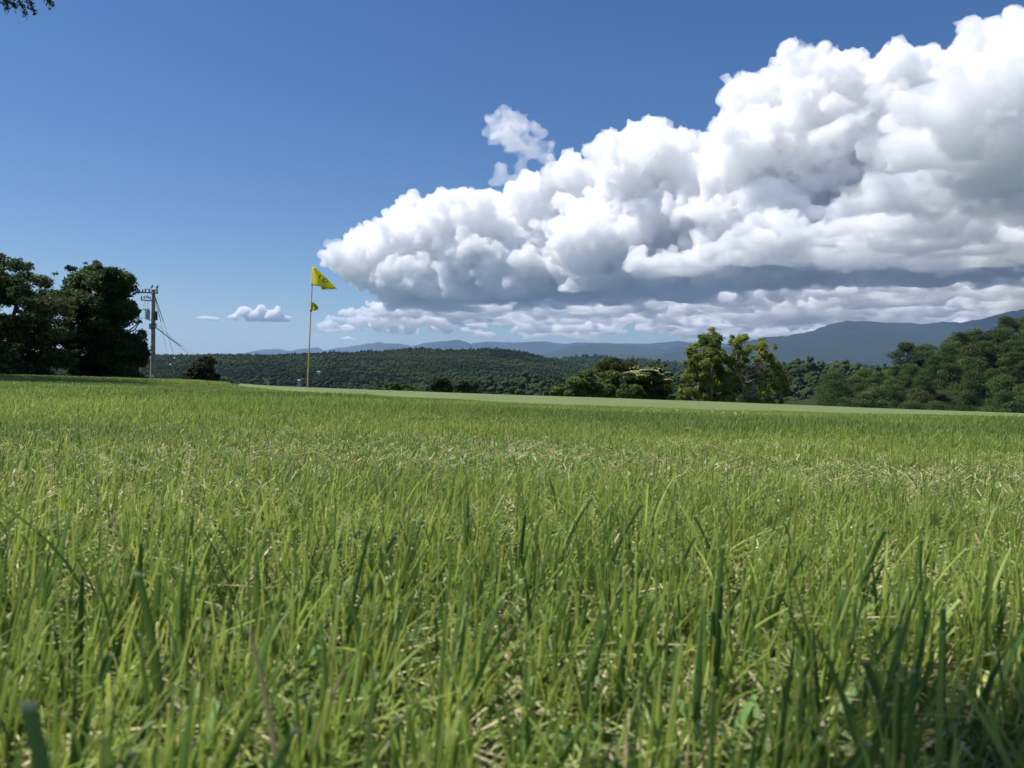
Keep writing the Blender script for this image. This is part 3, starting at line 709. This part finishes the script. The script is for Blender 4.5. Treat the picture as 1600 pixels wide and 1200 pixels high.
def build_trees():
    tree('broadleaf_tree', 'large dark spreading tree cut off by the left edge of the photo', 'tree',
         [(-190,602),(-200,430),(-120,392),(-60,388),(-20,380),(0,392),(12,397),(20,387),(28,399),(44,396),(50,393),(55,402),(50,412),(62,412),(68,420),(88,418),(92,428),(80,436),(98,442),(106,452),(112,480),(120,540),(126,602)],
         42, 330, (8, 26), 110000, .19, DARK + [(.07, .075, .03)], seed=1, stems=3, trunk_r=.2, limbs=22, squash=.55, jag=.16, shell=.25)
    tree('broadleaf_tree', 'tall dark round tree beside the utility pole', 'tree',
         [(104,604),(94,520),(92,470),(96,440),(108,432),(100,418),(106,413),(124,419),(131,411),(140,403),(143,398),(152,398),(156,405),(157,414),(176,415),(196,420),(209,431),(210,444),(218,450),(208,470),(222,478),(216,492),(224,512),(232,530),(228,540),(233,556),(228,575),(222,592),(216,604)],
         46, 240, (6, 22), 80000, .19, DARK, seed=2, stems=3, trunk_r=.2, limbs=24, squash=.7, jag=.15)
    tree('shrub', 'small scrubby bush at the foot of the dark trees, left of the pole', 'bush', [(196,602),(200,590),(210,583),(222,586),(232,591),(236,602)], 47, 24, (3, 6), 3500, .12, MIDG, seed=3, trunk_r=.04, limbs=5)
    tree('shrub', 'little low bush just right of the base of the utility pole', 'bush', [(240,604),(243,592),(250,588),(257,592),(262,603)], 52, 16, (2.5, 5), 2200, .12, DARK, seed=4, trunk_r=.03, limbs=4)
    tree('shrub', 'dark rounded bush standing alone right of the utility pole', 'bush', [(266,606),(270,594),(282,588),(292,577),(303,568),(312,559),(324,556),(336,560),(342,570),(341,582),(344,592),(343,606)], 50, 70, (4, 11), 15000, .13, [(.03, .045, .016), (.045, .05, .02), (.022, .038, .014)], seed=5, stems=3, trunk_r=.06, limbs=10)
    G = 'low bushes along the far edge of the green'
    tree('shrub', 'dark low bush behind the green, left one of the close pair mid-picture', 'bush', [(669,618),(671,600),(678,591),(688,588),(699,592),(706,601),(707,618)], 60, 40, (3, 8), 6500, .16, [(.04, .07, .02), (.03, .055, .018)], G, seed=6, trunk_r=.06, limbs=6)
    tree('shrub', 'grey green low bush behind the green, right one of the close pair mid-picture', 'bush', [(704,618),(708,601),(718,595),(730,594),(742,596),(752,606),(756,618)], 62, 40, (3, 8), 6500, .16, [(.055, .08, .03), (.045, .07, .025)], G, seed=7, trunk_r=.06, limbs=6)
    tree('shrub', 'broad flat bright green bush barely above the green, right of the flagstick', 'bush', [(556,614),(575,604),(600,601),(615,598),(630,599),(645,604),(665,612),(660,618),(600,616)], 66, 50, (2.5, 5), 6500, .16, MIDG, G, seed=8, trunk_r=.04, limbs=5)
    tree('shrub', 'thin low bush with pale blossom between the paired bushes and the mounded tree', 'bush', [(782,620),(788,608),(797,603),(808,605),(818,611),(822,621)], 55, 24, (2, 5), 3000, .12, [(.06, .09, .03), (.16, .17, .09)], G, seed=9, trunk_r=.03, limbs=5)
    tree('shrub', 'pale green small bush at the left foot of the mounded tree', 'bush', [(846,622),(853,608),(864,602),(876,600),(888,604),(892,622)], 40, 34, (3, 6), 5000, .10, [(.10, .14, .04), (.15, .18, .06), (.05, .08, .025)], G, seed=10, trunk_r=.03, limbs=6)
    # mounded trees
    def blossom(t, cl, rng, rnd, ymin=.38, n=11000, size=.10):
        zs = sorted(c[2] for c in cl); zc = zs[int(len(zs) * ymin)]
        top = [(c[0], c[1], c[2] + c[4] * .55, c[3], c[4] * .35) for c in cl if c[2] > zc]
        V, Fc, Cc = leaves(rng, top, n, size, [(.52, .52, .28), (.42, .46, .22), (.6, .58, .36)], aspect=.8, flat=1.2, shell=.2)
        leaf_obj('blossom', [(V, Fc, Cc)], LEAF, t)
    tree('broadleaf_tree', 'brown green round tree crown rising behind the dark mounded tree', 'tree', [(918,600),(922,582),(930,569),(944,560),(960,556),(980,557),(993,564),(1000,578),(1004,600)], 56, 60, (6, 13), 13000, .15, BROWNG + DARK, seed=12, trunk_r=.14)
    tree('broadleaf_tree', 'small mid green tree top showing behind the blossoming tree', 'tree', [(1008,600),(1012,575),(1018,563),(1030,561),(1040,567),(1046,580),(1048,600)], 56, 34, (4, 9), 7000, .15, MIDG, seed=13, trunk_r=.12)
    tree('broadleaf_tree', 'dark green mounded tree, wide and low, left of the blossoming one', 'tree', [(880,626),(882,606),(887,590),(898,583),(915,578),(935,575),(955,577),(975,583),(992,592),(1008,606),(1018,626)], 38, 120, (6, 13), 26000, .13, MIDG, seed=11, stems=3, trunk_r=.1, squash=.6)
    tree('blossom_tree', 'low spreading tree topped with layers of cream blossom', 'tree', [(962,600),(968,585),(985,574),(996,569),(1012,572),(1030,574),(1044,580),(1052,590),(1048,600),(1056,612),(1060,628),(1000,628),(985,612)], 39, 100, (5, 11), 20000, .13, MIDG, seed=14, stems=3, trunk_r=.1, squash=.45, extra=blossom)
    # the airy yellow green pair
    tree('broadleaf_tree', 'airy yellow green tree, left of the tall pair, with a pointed top', 'tree', [(1058,632),(1062,600),(1064,572),(1074,556),(1066,545),(1082,538),(1092,532),(1091,519),(1100,521),(1108,513),(1113,510),(1122,517),(1130,528),(1126,540),(1134,552),(1142,575),(1146,600),(1142,632)], 36, 165, (3.5, 9), 58000, .085, YELG, seed=15, stems=3, trunk_r=.07, limbs=22, shell=.3, jag=.25, bark=PALEBARK, limb_r=.7)
    tree('broadleaf_tree', 'airy yellow green tree, right of the tall pair, with bare pale stems showing', 'tree', [(1118,634),(1122,600),(1130,580),(1126,560),(1138,545),(1134,530),(1146,519),(1160,517),(1168,524),(1176,514),(1186,517),(1190,528),(1206,530),(1216,545),(1208,555),(1220,568),(1230,582),(1232,606),(1228,636)], 36.5, 135, (3.5, 9), 46000, .085, YELG, seed=16, stems=4, trunk_r=.075, limbs=24, shell=.3, jag=.28, bark=PALEBARK, limb_r=.8)

def woodland_tree(seed, h, r, cols, kind=0):
    """one tree of the right-hand wood: crown of leaf clumps round a trunk, a single mesh standing at the origin"""
    rnd = random.Random(seed); rng = np.random.default_rng(seed); cl = []
    for _ in range(46):
        a = rnd.uniform(0, 6.28); z = rnd.uniform(.12, 1.0); env = math.sin(min(1, (1.08 - z) * 1.5) * 1.57) if kind == 0 else (1.1 - z)
        q = rnd.uniform(.3, 1.0) * r * env * .8; s = rnd.uniform(.20, .42) * r
        cl.append((q * math.cos(a), q * math.sin(a), z * h - s * .5, s, s * .6))
    V, Fc, Cc = leaves(rng, cl, 7500, .33, cols, jag=.14)
    me_parts = (V, Fc, Cc)
    me = mesh_np('broadleaf_tree', V, Fc); a = me.color_attributes.new('tint', 'FLOAT_COLOR', 'POINT')
    a.data.foreach_set('color', np.concatenate([Cc, np.ones((len(Cc), 1))], 1).astype(np.float32).ravel()); me.materials.append(LEAF)
    tb = MB().tube(wiggle(rnd, (0, 0, -.6), (0, 0, h * .85), 5, .02), [.2, .17, .14, .1, .07, .03], 7)
    tm = bpy.data.meshes.new('trunk'); tm.from_pydata([tuple(v) for v in tb.V], [], tb.F); tm.materials.append(BARK)
    return me, tm

def build_right_wood():
    rnd = random.Random(77)
    # ground of the wooded hillside
    prof = [(1150,640),(1230,628),(1290,618),(1345,603),(1380,588),(1420,566),(1460,556),(1500,545),(1550,533),(1600,522),(1700,508),(1850,500),(2050,510),(2300,560)]
    hill = ridge('hillside', prof, 235, 125, 120, forest_mat('wood_floor', (.02, .03, .012), (.05, .055, .025), 12, .3), .6, 31, nu=120, nd=40, curve=1.0, relief=.05)
    px_, py_ = [p[0] for p in prof], [p[1] for p in prof]
    MW = [tuple(v * .8 for v in c) for c in MIDG]
    protos = [woodland_tree(200 + i, h, r, c, k) for i, (h, r, c, k) in enumerate([(7.8, 4.6, MW, 0), (8.6, 4.6, DARK + MW, 0), (7.0, 4.9, MIDG, 0), (10, 3.8, DARK, 1), (6.5, 4.2, [(.06, .095, .03), (.045, .08, .03)], 0), (7.6, 4.6, [(.085, .11, .028), (.065, .085, .026)], 0)])]
    kinds = ['mid green', 'dark mixed green', 'mid green', 'dark narrow', 'pale grey green', 'olive green']
    spots = []
    tries = 0
    while len(spots) < 265 and tries < 20000:
        tries += 1; D = rnd.uniform(112, 238); px = rnd.uniform(1225, 1900)
        p = at(px, 600, D)
        if any((p.x - q[0]) ** 2 + (p.y - q[1]) ** 2 < (3.9 + (p.x > 150) * 2) ** 2 for q in spots): continue
        zc = at(px, np.interp(px, px_, py_), 235).z; t = (D - 235) / 125
        z = -40 + (zc + 40) * (1 + t if t < 0 else 1 - t * .5)
        if px < 1300 and D > 200: continue
        spots.append((p.x, p.y, z, px, D))
    spots.sort(key=lambda s: s[4])
    grp = 'trees of the wood on the right-hand hillside'
    for i, (x, y, z, px, D) in enumerate(spots):
        k = rnd.choice([0, 0, 1, 1, 2, 2, 2, 4, 5]) if px > 1330 else rnd.choice([1, 3, 1, 0])
        me, tm = protos[k]; o = bpy.data.objects.new('broadleaf_tree', me); C.objects.link(o)
        s = rnd.uniform(.7, 1.1); o.scale = (s * 1.1, s * 1.1, s * rnd.uniform(.8, 1.0)); o.rotation_euler = (0, 0, rnd.uniform(0, 6.28)); o.location = (x, y, z - .3)
        kd = ['mid green leafy tree', 'dark green leafy tree', 'light mid green leafy tree', 'dark narrow tree', 'pale grey green tree', 'olive green tree'][k]
        row = 'at the front' if D < 140 else 'midway up' if D < 190 else 'on the skyline'
        sec = 'just right of the airy pair' if px < 1330 else 'left flank of the right hill' if px < 1450 else 'middle of the right hill' if px < 1540 else 'right edge of the photo'
        tag(o, kd + ' ' + row + ', ' + sec, 'tree', grp)
        if D < 135:
            c = bpy.data.objects.new('trunk', tm); C.objects.link(c); c.parent = o

def build_overhang():
    """tree just outside the left edge: its shade lies on the turf and its twig tips hang into the top corner"""
    rnd = random.Random(8); rng = np.random.default_rng(8)
    g = Vector((-13.5, 14.0, float(zfun(-13.5, 14.0))))
    t = empty('overhanging_tree', g); tag(t, 'tree outside the left edge whose dark twig tips hang into the top left corner', 'tree')
    tb = MB(); tp = wiggle(rnd, g - Vector((0, 0, .3)), g + Vector((.2, .1, 9.6)), 7, .02); tb.tube(tp, [.24 * (1 - .8 * i / 7) for i in range(8)], 10)
    cl = []
    for _ in range(120):
        a = rnd.uniform(0, 6.28); z = rnd.uniform(2.2, 10.2); q = rnd.uniform(.4, 1) * 3.9 * math.sin(min(1, (11 - z) / 6) * 1.57)
        p = g + Vector((q * math.cos(a), q * math.sin(a), z)); r = rnd.uniform(.45, .9)
        if p.x + r > -.645 * p.y - .25: continue
        cl.append((p.x, p.y, p.z, r, r * .5))
    for c in rnd.sample(cl, 26):
        e = Vector(c[:3]); q = tp[max(1, min(6, int((e.z - g.z) / 9.6 * 7) - 1))]
        tb.tube(wiggle(rnd, q, e, 5, .04), [.06 * (1 - .75 * i / 5) for i in range(6)], 6)
    D = 10.5
    b0 = tp[4]; bough = [b0, at(-330, -95, 11.5), at(-150, -75, 11), at(0, -38, D), at(95, -26, D)]
    tb.tube(bough, [.07, .055, .035, .018, .008], 7)
    twigs = [[(2,-38),(6,-14),(10,0),(11,9),(10.5,16)], [(-20,-40),(-6,-10),(8,0),(18,5),(25,10)], [(20,-34),(27,-6),(31,4),(35,12),(40,25)], [(38,-32),(42,-6),(47,4),(50,12),(54,21)], [(66,-29),(72,-8),(76,0),(80,9)], [(-30,-45),(-14,-12),(-2,4)]]
    parts = []
    for tw in twigs:
        P = [at(x, y, D) for x, y in tw]; tb.tube(P, [.014, .011, .009, .006, .004][:len(P)], 5)
        cs = []
        for i in range(len(P) - 1):
            for s in (0, .33, .66): q = P[i].lerp(P[i + 1], s); cs.append((q.x, q.y, q.z, .045, .04))
        cs += [(P[-1].x, P[-1].y, P[-1].z, .04, .05)] * 2
        parts.append(leaves(rng, cs, 120, .055, DARK, aspect=.35, flat=0, shell=.1, jag=.3))
    tb.build('trunk', BARK, t)
    parts.append(leaves(rng, cl, 26000, .13, DARK + MIDG))
    leaf_obj('crown', parts, LEAF, t)

# ------------------------------------------------------------------ flagstick
def build_flag():
    D = 14.0
    base = at(480, 607.3, D); top = at(489.2, 416.5, D); gz = float(zfun(base.x, base.y)) + .015
    ax = (top - base); 
    b0 = base + ax * ((gz - base.z) / ax.z)
    t = empty('golf_flagstick', b0); tag(t, 'slim cream flagstick with a yellow triangular flag, standing in the green', 'golf flag')
    cream = simple_mat('cream_fibreglass', (.66, .47, .19), .4, (30, .85, 1.1)); black = simple_mat('black_rubber', (.02, .02, .022), .6)
    yel = simple_mat('yellow_nylon', (1.0, .90, .10), .5, (60, .98, 1.0), trans=.5); ink = simple_mat('green_ink', (.02, .12, .06), .6)
    ol = simple_mat('olive_shaded_nylon', (.45, .46, .03), .6, (60, .9, 1.05), trans=.3)
    P = lambda s: b0 + (top - b0) * s
    MB().tube([P(0) - Vector((0, 0, .1)), P(.3), P(.6), P(1.0)], [.0115, .0110, .0095, .0075], 12).build('pole', cream, t)
    MB().tube([P(.845), P(.862)], .0145, 12).build('collar', black, t)
    MB().tube([P(.628), P(.645)], .0155, 12).build('collar', black, t)
    # cup in the turf
    MB().lathe(b0 + Vector((0, 0, -.1)), [(.054, 0), (.054, .102), (.051, .102), (.051, .01)], 20).build('hole_cup', simple_mat('white_cup', (.6, .6, .58), .5), t)
    def sheet(name, rows, mat, par, wave, dy0=0.0):
        """rows: list of (left point, right point) in photo pixels top->bottom; cloth with folds in depth"""
        nx, m = 18, len(rows); V, Fc = [], []; lean_ = LEANF if name == 'flag' else -.1
        for r, (a, b) in enumerate(rows):
            for i in range(nx + 1):
                s = i / nx; x = a[0] + (b[0] - a[0]) * s; y = a[1] + (b[1] - a[1]) * s
                dep = wave * (math.sin(s * 7.5 + r * .35) * s * .6 + .35 * math.sin(s * 14 + r * .8) * s) + dy0 + lean_ * s
                V.append(at(x, y, D + dep))
        for r in range(m - 1):
            for i in range(nx): q = r * (nx + 1) + i; Fc.append((q, q + 1, q + nx + 2, q + nx + 1))
        mb = MB(); mb.add(V, Fc); o = mb.build(name, mat, par)
        so = o.modifiers.new('s', 'SOLIDIFY'); so.thickness = .0012; return o
    LEANF = -.44
    lp = lambda y: np.interp(y, [416.5, 607.3], [489.2, 480.0])
    # main pennant: hoist edge on the stick, upper edge sagging from the top to the tip
    rows = []
    for k in range(13):
        s = k / 12; ya = 417.2 + 28.3 * s; xa = lp(ya) - .9
        rows.append(((xa, ya), tuple(np.array([np.interp(s, [0, .08, .5, .8, 1], [491.5, 495, 510, 521, 527.3]), np.interp(s, [0, .08, .5, .8, 1], [416.6, 420, 434.5, 445.2, 451.8])]))))
    fl = sheet('flag', rows, yel, t, .035)
    sl = MB().tube([P(.853) , P(1.0) + (P(1) - P(0)) * .003], .0155, 12).build('sleeve', yel, fl)
    sl.location = (0, 0, 0)
    # turned-under lower corner, its shadowed look put into the olive colour
    rows = [((501.5 + .3 * k, 446.2 + k * 1.25), (526 - k * .5, 451.3 + k * .1)) for k in range(6)]
    sheet('flag_fold', rows, ol, t, .02, -.12)
    # lower small marker flag
    rows = []
    for k in range(8):
        s = k / 7; ya = 471.5 + 13 * s; xa = lp(ya) + .5; rows.append(((xa, ya), (np.interp(s, [0, .3, .65, .85, 1], [489.5, 493.5, 498, 497, 493]), np.interp(s, [0, .3, .65, .85, 1], [472, 475.5, 480, 484, 486]))))
    f2 = sheet('marker_flag', rows, ol, t, .03)
    MB().tube([P(.646), P(.716)], .0150, 12).build('sleeve', yel, f2)
    def stroke(mb, pts, r):
        q = []
        for x, y in pts:
            best = (1e9, 0, 0)
            for ki in range(61):
                k = ki / 60; ya = 417.2 + 28.3 * k; xa = lp(ya) - .9
                xr = np.interp(k, [0, .08, .5, .8, 1], [491.5, 495, 510, 521, 527.3]); yr = np.interp(k, [0, .08, .5, .8, 1], [416.6, 420, 434.5, 445.2, 451.8])
                s_ = min(1, max(0, (x - xa) / (xr - xa))); e_ = abs(ya + (yr - ya) * s_ - y)
                if e_ < best[0]: best = (e_, k, s_)
            _, k, s_ = best
            q.append(at(x, y, D + LEANF * s_ + .035 * (math.sin(s_ * 7.5 + k * 12 * .35) * s_ * .6 + .35 * math.sin(s_ * 14 + k * 12 * .8) * s_) - .009))
        mb.tube(q, r, 5)
    e = MB()
    stroke(e, [(508.4 + .2, 436.6), (506.6, 435.6), (504.8, 436.4), (504.0, 438.2), (504.8, 440.1), (506.6, 440.9), (508.2, 440.2)], .0085)     # C
    stroke(e, [(508.2, 433.4), (509.2, 435.2)], .0085); stroke(e, [(510.4, 436.4), (512.2, 438.2)], .0085); stroke(e, [(511.2, 440.4), (512.6, 439.6)], .0085)
    stroke(e, [(500.6, 429.3), (499.6, 432.6)], .0085); stroke(e, [(499.4, 431.8), (499.0, 434.0)], .0085)
    e.build('emblem', ink, fl).location = (0, 0, 0)

# ------------------------------------------------------------------ utility pole
def build_pole():
    D = 64.0; top = at(240.0, 452.5, D); low = at(238.4, 600, D); ax = (top - low)
    gz = float(zfun(low.x, low.y)); b0 = low + ax * ((gz - low.z) / ax.z)
    t = empty('utility_pole', b0); tag(t, 'grey concrete utility pole with crossarms and transformers beside the dark tree', 'utility pole')
    conc = simple_mat('weathered_concrete', (.25, .22, .18), .9, (2.2, .75, 1.25)); steel = simple_mat('galvanised_steel', (.30, .31, .32), .5, (8, .8, 1.15), .5)
    dark = simple_mat('dark_steel', (.06, .06, .065), .6); porc = simple_mat('porcelain', (.62, .62, .60), .3); brown = simple_mat('dark_insulator', (.07, .05, .045), .35)
    blk = simple_mat('black_cable', (.015, .015, .017), .6); wht = simple_mat('white_plastic', (.8, .8, .78), .5); gry = simple_mat('grey_paint', (.42, .44, .45), .45, (6, .9, 1.08))
    q = lambda x, y, d=0.0: at(x, y, D + d); px = D / F
    axu = ax.normalized()
    MB().tube([b0 - axu * .5, b0 + (top - b0) * .5, top], [.22, .185, .125], 16).build('pole', conc, t)
    for y in (457.5, 468, 500, 507, 513, 553):
        s = (600 - y) / 147.5; c = low + ax * s; MB().tube([c - axu * .06, c + axu * .06], .155 + .03 * (1 - s), 14).build('band', dark if y > 500 else steel, t)
    pl = MB(); c = q(238.6, 594.3, -.2); pl.box(c, .34, .03, .14); pl.build('number_plate', wht, t, False)
    c = q(238.4, 587.5, -.19); MB().box(c, .14, .03, .12).build('number_plate', wht, t, False)
    # arms
    arm = MB(); arm.box((q(213, 457.5) + q(247, 457)) / 2, 34 * px, .09, .10); arm.build('crossarm', dark, t, False)
    arm = MB(); arm.box((q(220.5, 468.6) + q(239, 470)) / 2, 19 * px, .08, .08, Euler((0, R(3), 0))); arm.build('crossarm', dark, t, False)
    arm = MB(); arm.box((q(226, 451.5) + q(238, 453.2)) / 2, 12 * px, .05, .05, Euler((0, R(6), 0))); arm.build('crossarm', dark, t, False)
    arm = MB(); arm.box(q(241.5, 457, -.5), .06, 1.2, .06); arm.box(q(246, 454, -.1), .05, .05, .55); arm.build('bracket', steel, t, False)
    def insul(x, y, mat, s=1.0, d=0.0):
        c = q(x, y, d); h = .20 * s
        MB().lathe(c, [(.02, 0), (.05 * s, .02), (.05 * s, h * .25), (.028, h * .3), (.06 * s, h * .42), (.06 * s, h * .55), (.028, h * .62), (.045 * s, h * .75), (.03, h), (.01, h * 1.05)], 10).build('insulator', mat, t)
    for x, y, m in ((215, 456.5, brown), (218, 456.5, brown), (223, 456.5, brown), (227, 456, brown), (233, 456, brown), (236, 451, porc), (238, 449.5, brown), (244, 451.5, porc), (246.4, 450, brown), (245, 456.5, porc),
                    (221, 467.5, brown), (225, 466.5, porc), (229, 466, porc), (231.5, 466.5, porc), (234.5, 467.5, porc), (243, 455, porc)): insul(x, y, m, 1.15, -.12)
    # fuse cut-outs hanging from the second arm
    for x in (221, 226, 232):
        MB().tube([q(x, 462.5, -.1), q(x + .6, 466.5, -.15)], .035, 8).build('cutout_fuse', porc, t)
    # transformers
    def can(x, y, r, h, mat):
        c = q(x, y, -.05); o = MB().lathe(c, [(r * .8, 0), (r, .03), (r, h * .92), (r * 1.06, h * .93), (r * 1.06, h * .97), (r * .6, h * 1.02), (.05, h * 1.04)], 18).build('transformer', mat, t)
        k = 0
        for a in (-.6, 0, .6):
            MB().lathe(c + Vector((a * r, 0, h)), [(.035, 0), (.055, .05), (.035, .08), (.055, .13), (.035, .16), (.02, .24)], 9).build('bushing', brown, t)
    can(230, 499, .19, .62, gry); can(243.5, 500.5, .13, .50, dark)
    MB().box(q(225.5, 483.5), .3, .06, .05).box(q(227.5, 487.5), .09, .09, .26).box(q(232.5, 489), .14, .12, .34).build('arrester', brown, t, False)
    MB().box(q(234.5, 500), .40, .06, .05).box(q(241, 500), .30, .06, .05).build('hanger', dark, t, False)
    MB().box(q(234.6, 510), .13, .14, .42).build('junction_box', gry, t, False); MB().box(q(243.2, 508), .10, .12, .36).build('junction_box', gry, t, False)
    MB().tube([q(238, 519), q(243.5, 521)], .02, 6).build('step_bolt', dark, t)
    for i in range(5):
        y = 530 + i * 14; sgn = 1 if i % 2 else -1
        MB().tube([q(239, y), q(239 + sgn * 4.6, y)], .012, 6).build('step_bolt', steel, t)
    def wire(pts, r, mat, name='guy_wire'):
        MB().tube(pts, r, 6).build(name, mat, t)
    wire([q(241, 460), q(251.5, 503, 2)], .028, blk); wire([q(241.2, 460), q(255.3, 502, 2)], .028, blk)
    wire([q(251.5, 503, 2), q(262, 556, 4.5), q(268, 592, 6)], .010, dark); wire([q(255.3, 502, 2), q(272.7, 558, 4.5), q(282, 590, 6)], .012, dark)
    wire([q(243.5, 512), q(282.2, 540.8, 6)], .034, blk)
    for a, b in (((243, 505), (313, 557)), ((243.5, 509), (309, 560)), ((282.2, 540.8), (307, 557))):
        s = 0 if a[0] < 280 else 6; A, B = q(*a, s), q(*b, 22)
        wire([A.lerp(B, k / 8) - Vector((0, 0, .25 * math.sin(math.pi * k / 8))) for k in range(9)], .009, dark, 'cable')
    wire([q(226, 484), q(224.5, 478), q(228, 470)], .010, dark, 'cable'); wire([q(232, 484), q(230, 477), q(233, 469)], .010, dark, 'cable')
    wire([q(224, 560, -3), q(217, 588, -4)], .010, dark)
    for x, y, d in ((266.2, 570, 5), (272.8, 559.8, 4.6), (220, 575.5, -3.5)):
        MB().lathe(q(x, y + 1.2, d), [(.02, 0), (.075, .03), (.085, .08), (.07, .13), (.02, .16)], 12).build('wire_marker', wht, t)

def build_huts():
    wall = simple_mat('white_wall', (.75, .74, .70), .8); roof = simple_mat('grey_roof', (.25, .26, .28), .7)
    for x, y, D, w_, lab, m in ((498, 588, 1250, 4.2, 'tiny white house on the wooded ridge just right of the flagstick', wall), (467.5, 602, 1150, 4.0, 'tiny grey roofed house at the foot of the ridge left of the flagstick', simple_mat('grey_wall', (.4, .4, .42), .8))):
        c = at(x, y, D); d_ = (c - Vector((0, 0, CAM_H))).normalized(); hit, loc, _n, _i = HILL.ray_cast(Vector((0, 0, CAM_H)), d_)
        if hit: c = loc - d_ * 30 + Vector((0, 0, 4.0)); w_ *= c.y / 1250
        t = empty('house', c); tag(t, lab, 'house')
        MB().box(c + Vector((0, 0, -2)), w_, 5, 7.5).build('wall', m, t, False)
        rb = MB(); a = w_ / 2 + .3; z = c.z + 1.75
        V = [Vector((c.x - a, c.y - 2.8, z)), Vector((c.x + a, c.y - 2.8, z)), Vector((c.x + a, c.y + 2.8, z)), Vector((c.x - a, c.y + 2.8, z)), Vector((c.x - a, c.y, z + 1.1)), Vector((c.x + a, c.y, z + 1.1))]
        rb.add(V, [(0, 1, 5, 4), (2, 3, 4, 5), (0, 4, 3), (1, 2, 5), (3, 2, 1, 0)]); rb.build('roof', roof, t, False)

def build_added_shade_tree():
    """unseen tree added close behind and left of the viewpoint, so its dappled shade falls on the nearest turf"""
    rnd = random.Random(4); rng = np.random.default_rng(4)
    gx, gy = -5.2, -2.6; g = Vector((gx, gy, float(zfun(gx, gy))))
    t = empty('added_shade_tree', g); tag(t, 'tree behind the viewpoint whose dappled shade darkens the nearest grass', 'tree')
    tb = MB(); tp = wiggle(rnd, g - Vector((0, 0, .3)), g + Vector((.3, .2, 6.4)), 6, .02); tb.tube(tp, [.2 * (1 - .8 * i / 6) for i in range(7)], 10)
    cl = []
    for x, y, r in ((.11, .13, .10), (.22, .16, .10), (.33, .20, .09), (.17, .24, .06), (.40, .12, .12), (.05, .05, .12), (-.22, .10, .08), (-.13, .13, .06), (-.3, .18, .06), (.28, .27, .05)):  # added leaf clumps, set up-sun of the turf spots to be darkened
        L = rnd.uniform(3.3, 3.9); p = Vector((x, y, .03)) + sv * L; cl.append((p.x, p.y, p.z, r * 1.1, r * .7))
    for _ in range(70):
        a = rnd.uniform(0, 6.28); z = rnd.uniform(3.0, 7.0); q = rnd.uniform(.3, 1) * 2.0 * math.sin(min(1, (7.6 - z) / 3) * 1.57)
        cl.append((g.x - .8 + q * math.cos(a), g.y - .6 + q * math.sin(a), z, rnd.uniform(.3, .6), .3))
    for c in cl[:10] + rnd.sample(cl[10:], 20):
        e = Vector(c[:3]); q = tp[3]; tb.tube(wiggle(rnd, q, e, 5, .03), [.035 * (1 - .8 * i / 5) for i in range(6)], 6)
    tb.build('trunk', BARK, t)
    leaf_obj('crown', [leaves(rng, cl[:10], 900, .06, DARK, shell=.2), leaves(rng, cl[10:], 9000, .10, DARK)], LEAF, t)

if want('trees'): build_trees()
if want('wood'): build_right_wood()
if want('overhang'): build_overhang()
if want('flag'): build_flag()
if want('pole'): build_pole()
if want('huts'): build_huts()
if want('shade'): build_added_shade_tree()
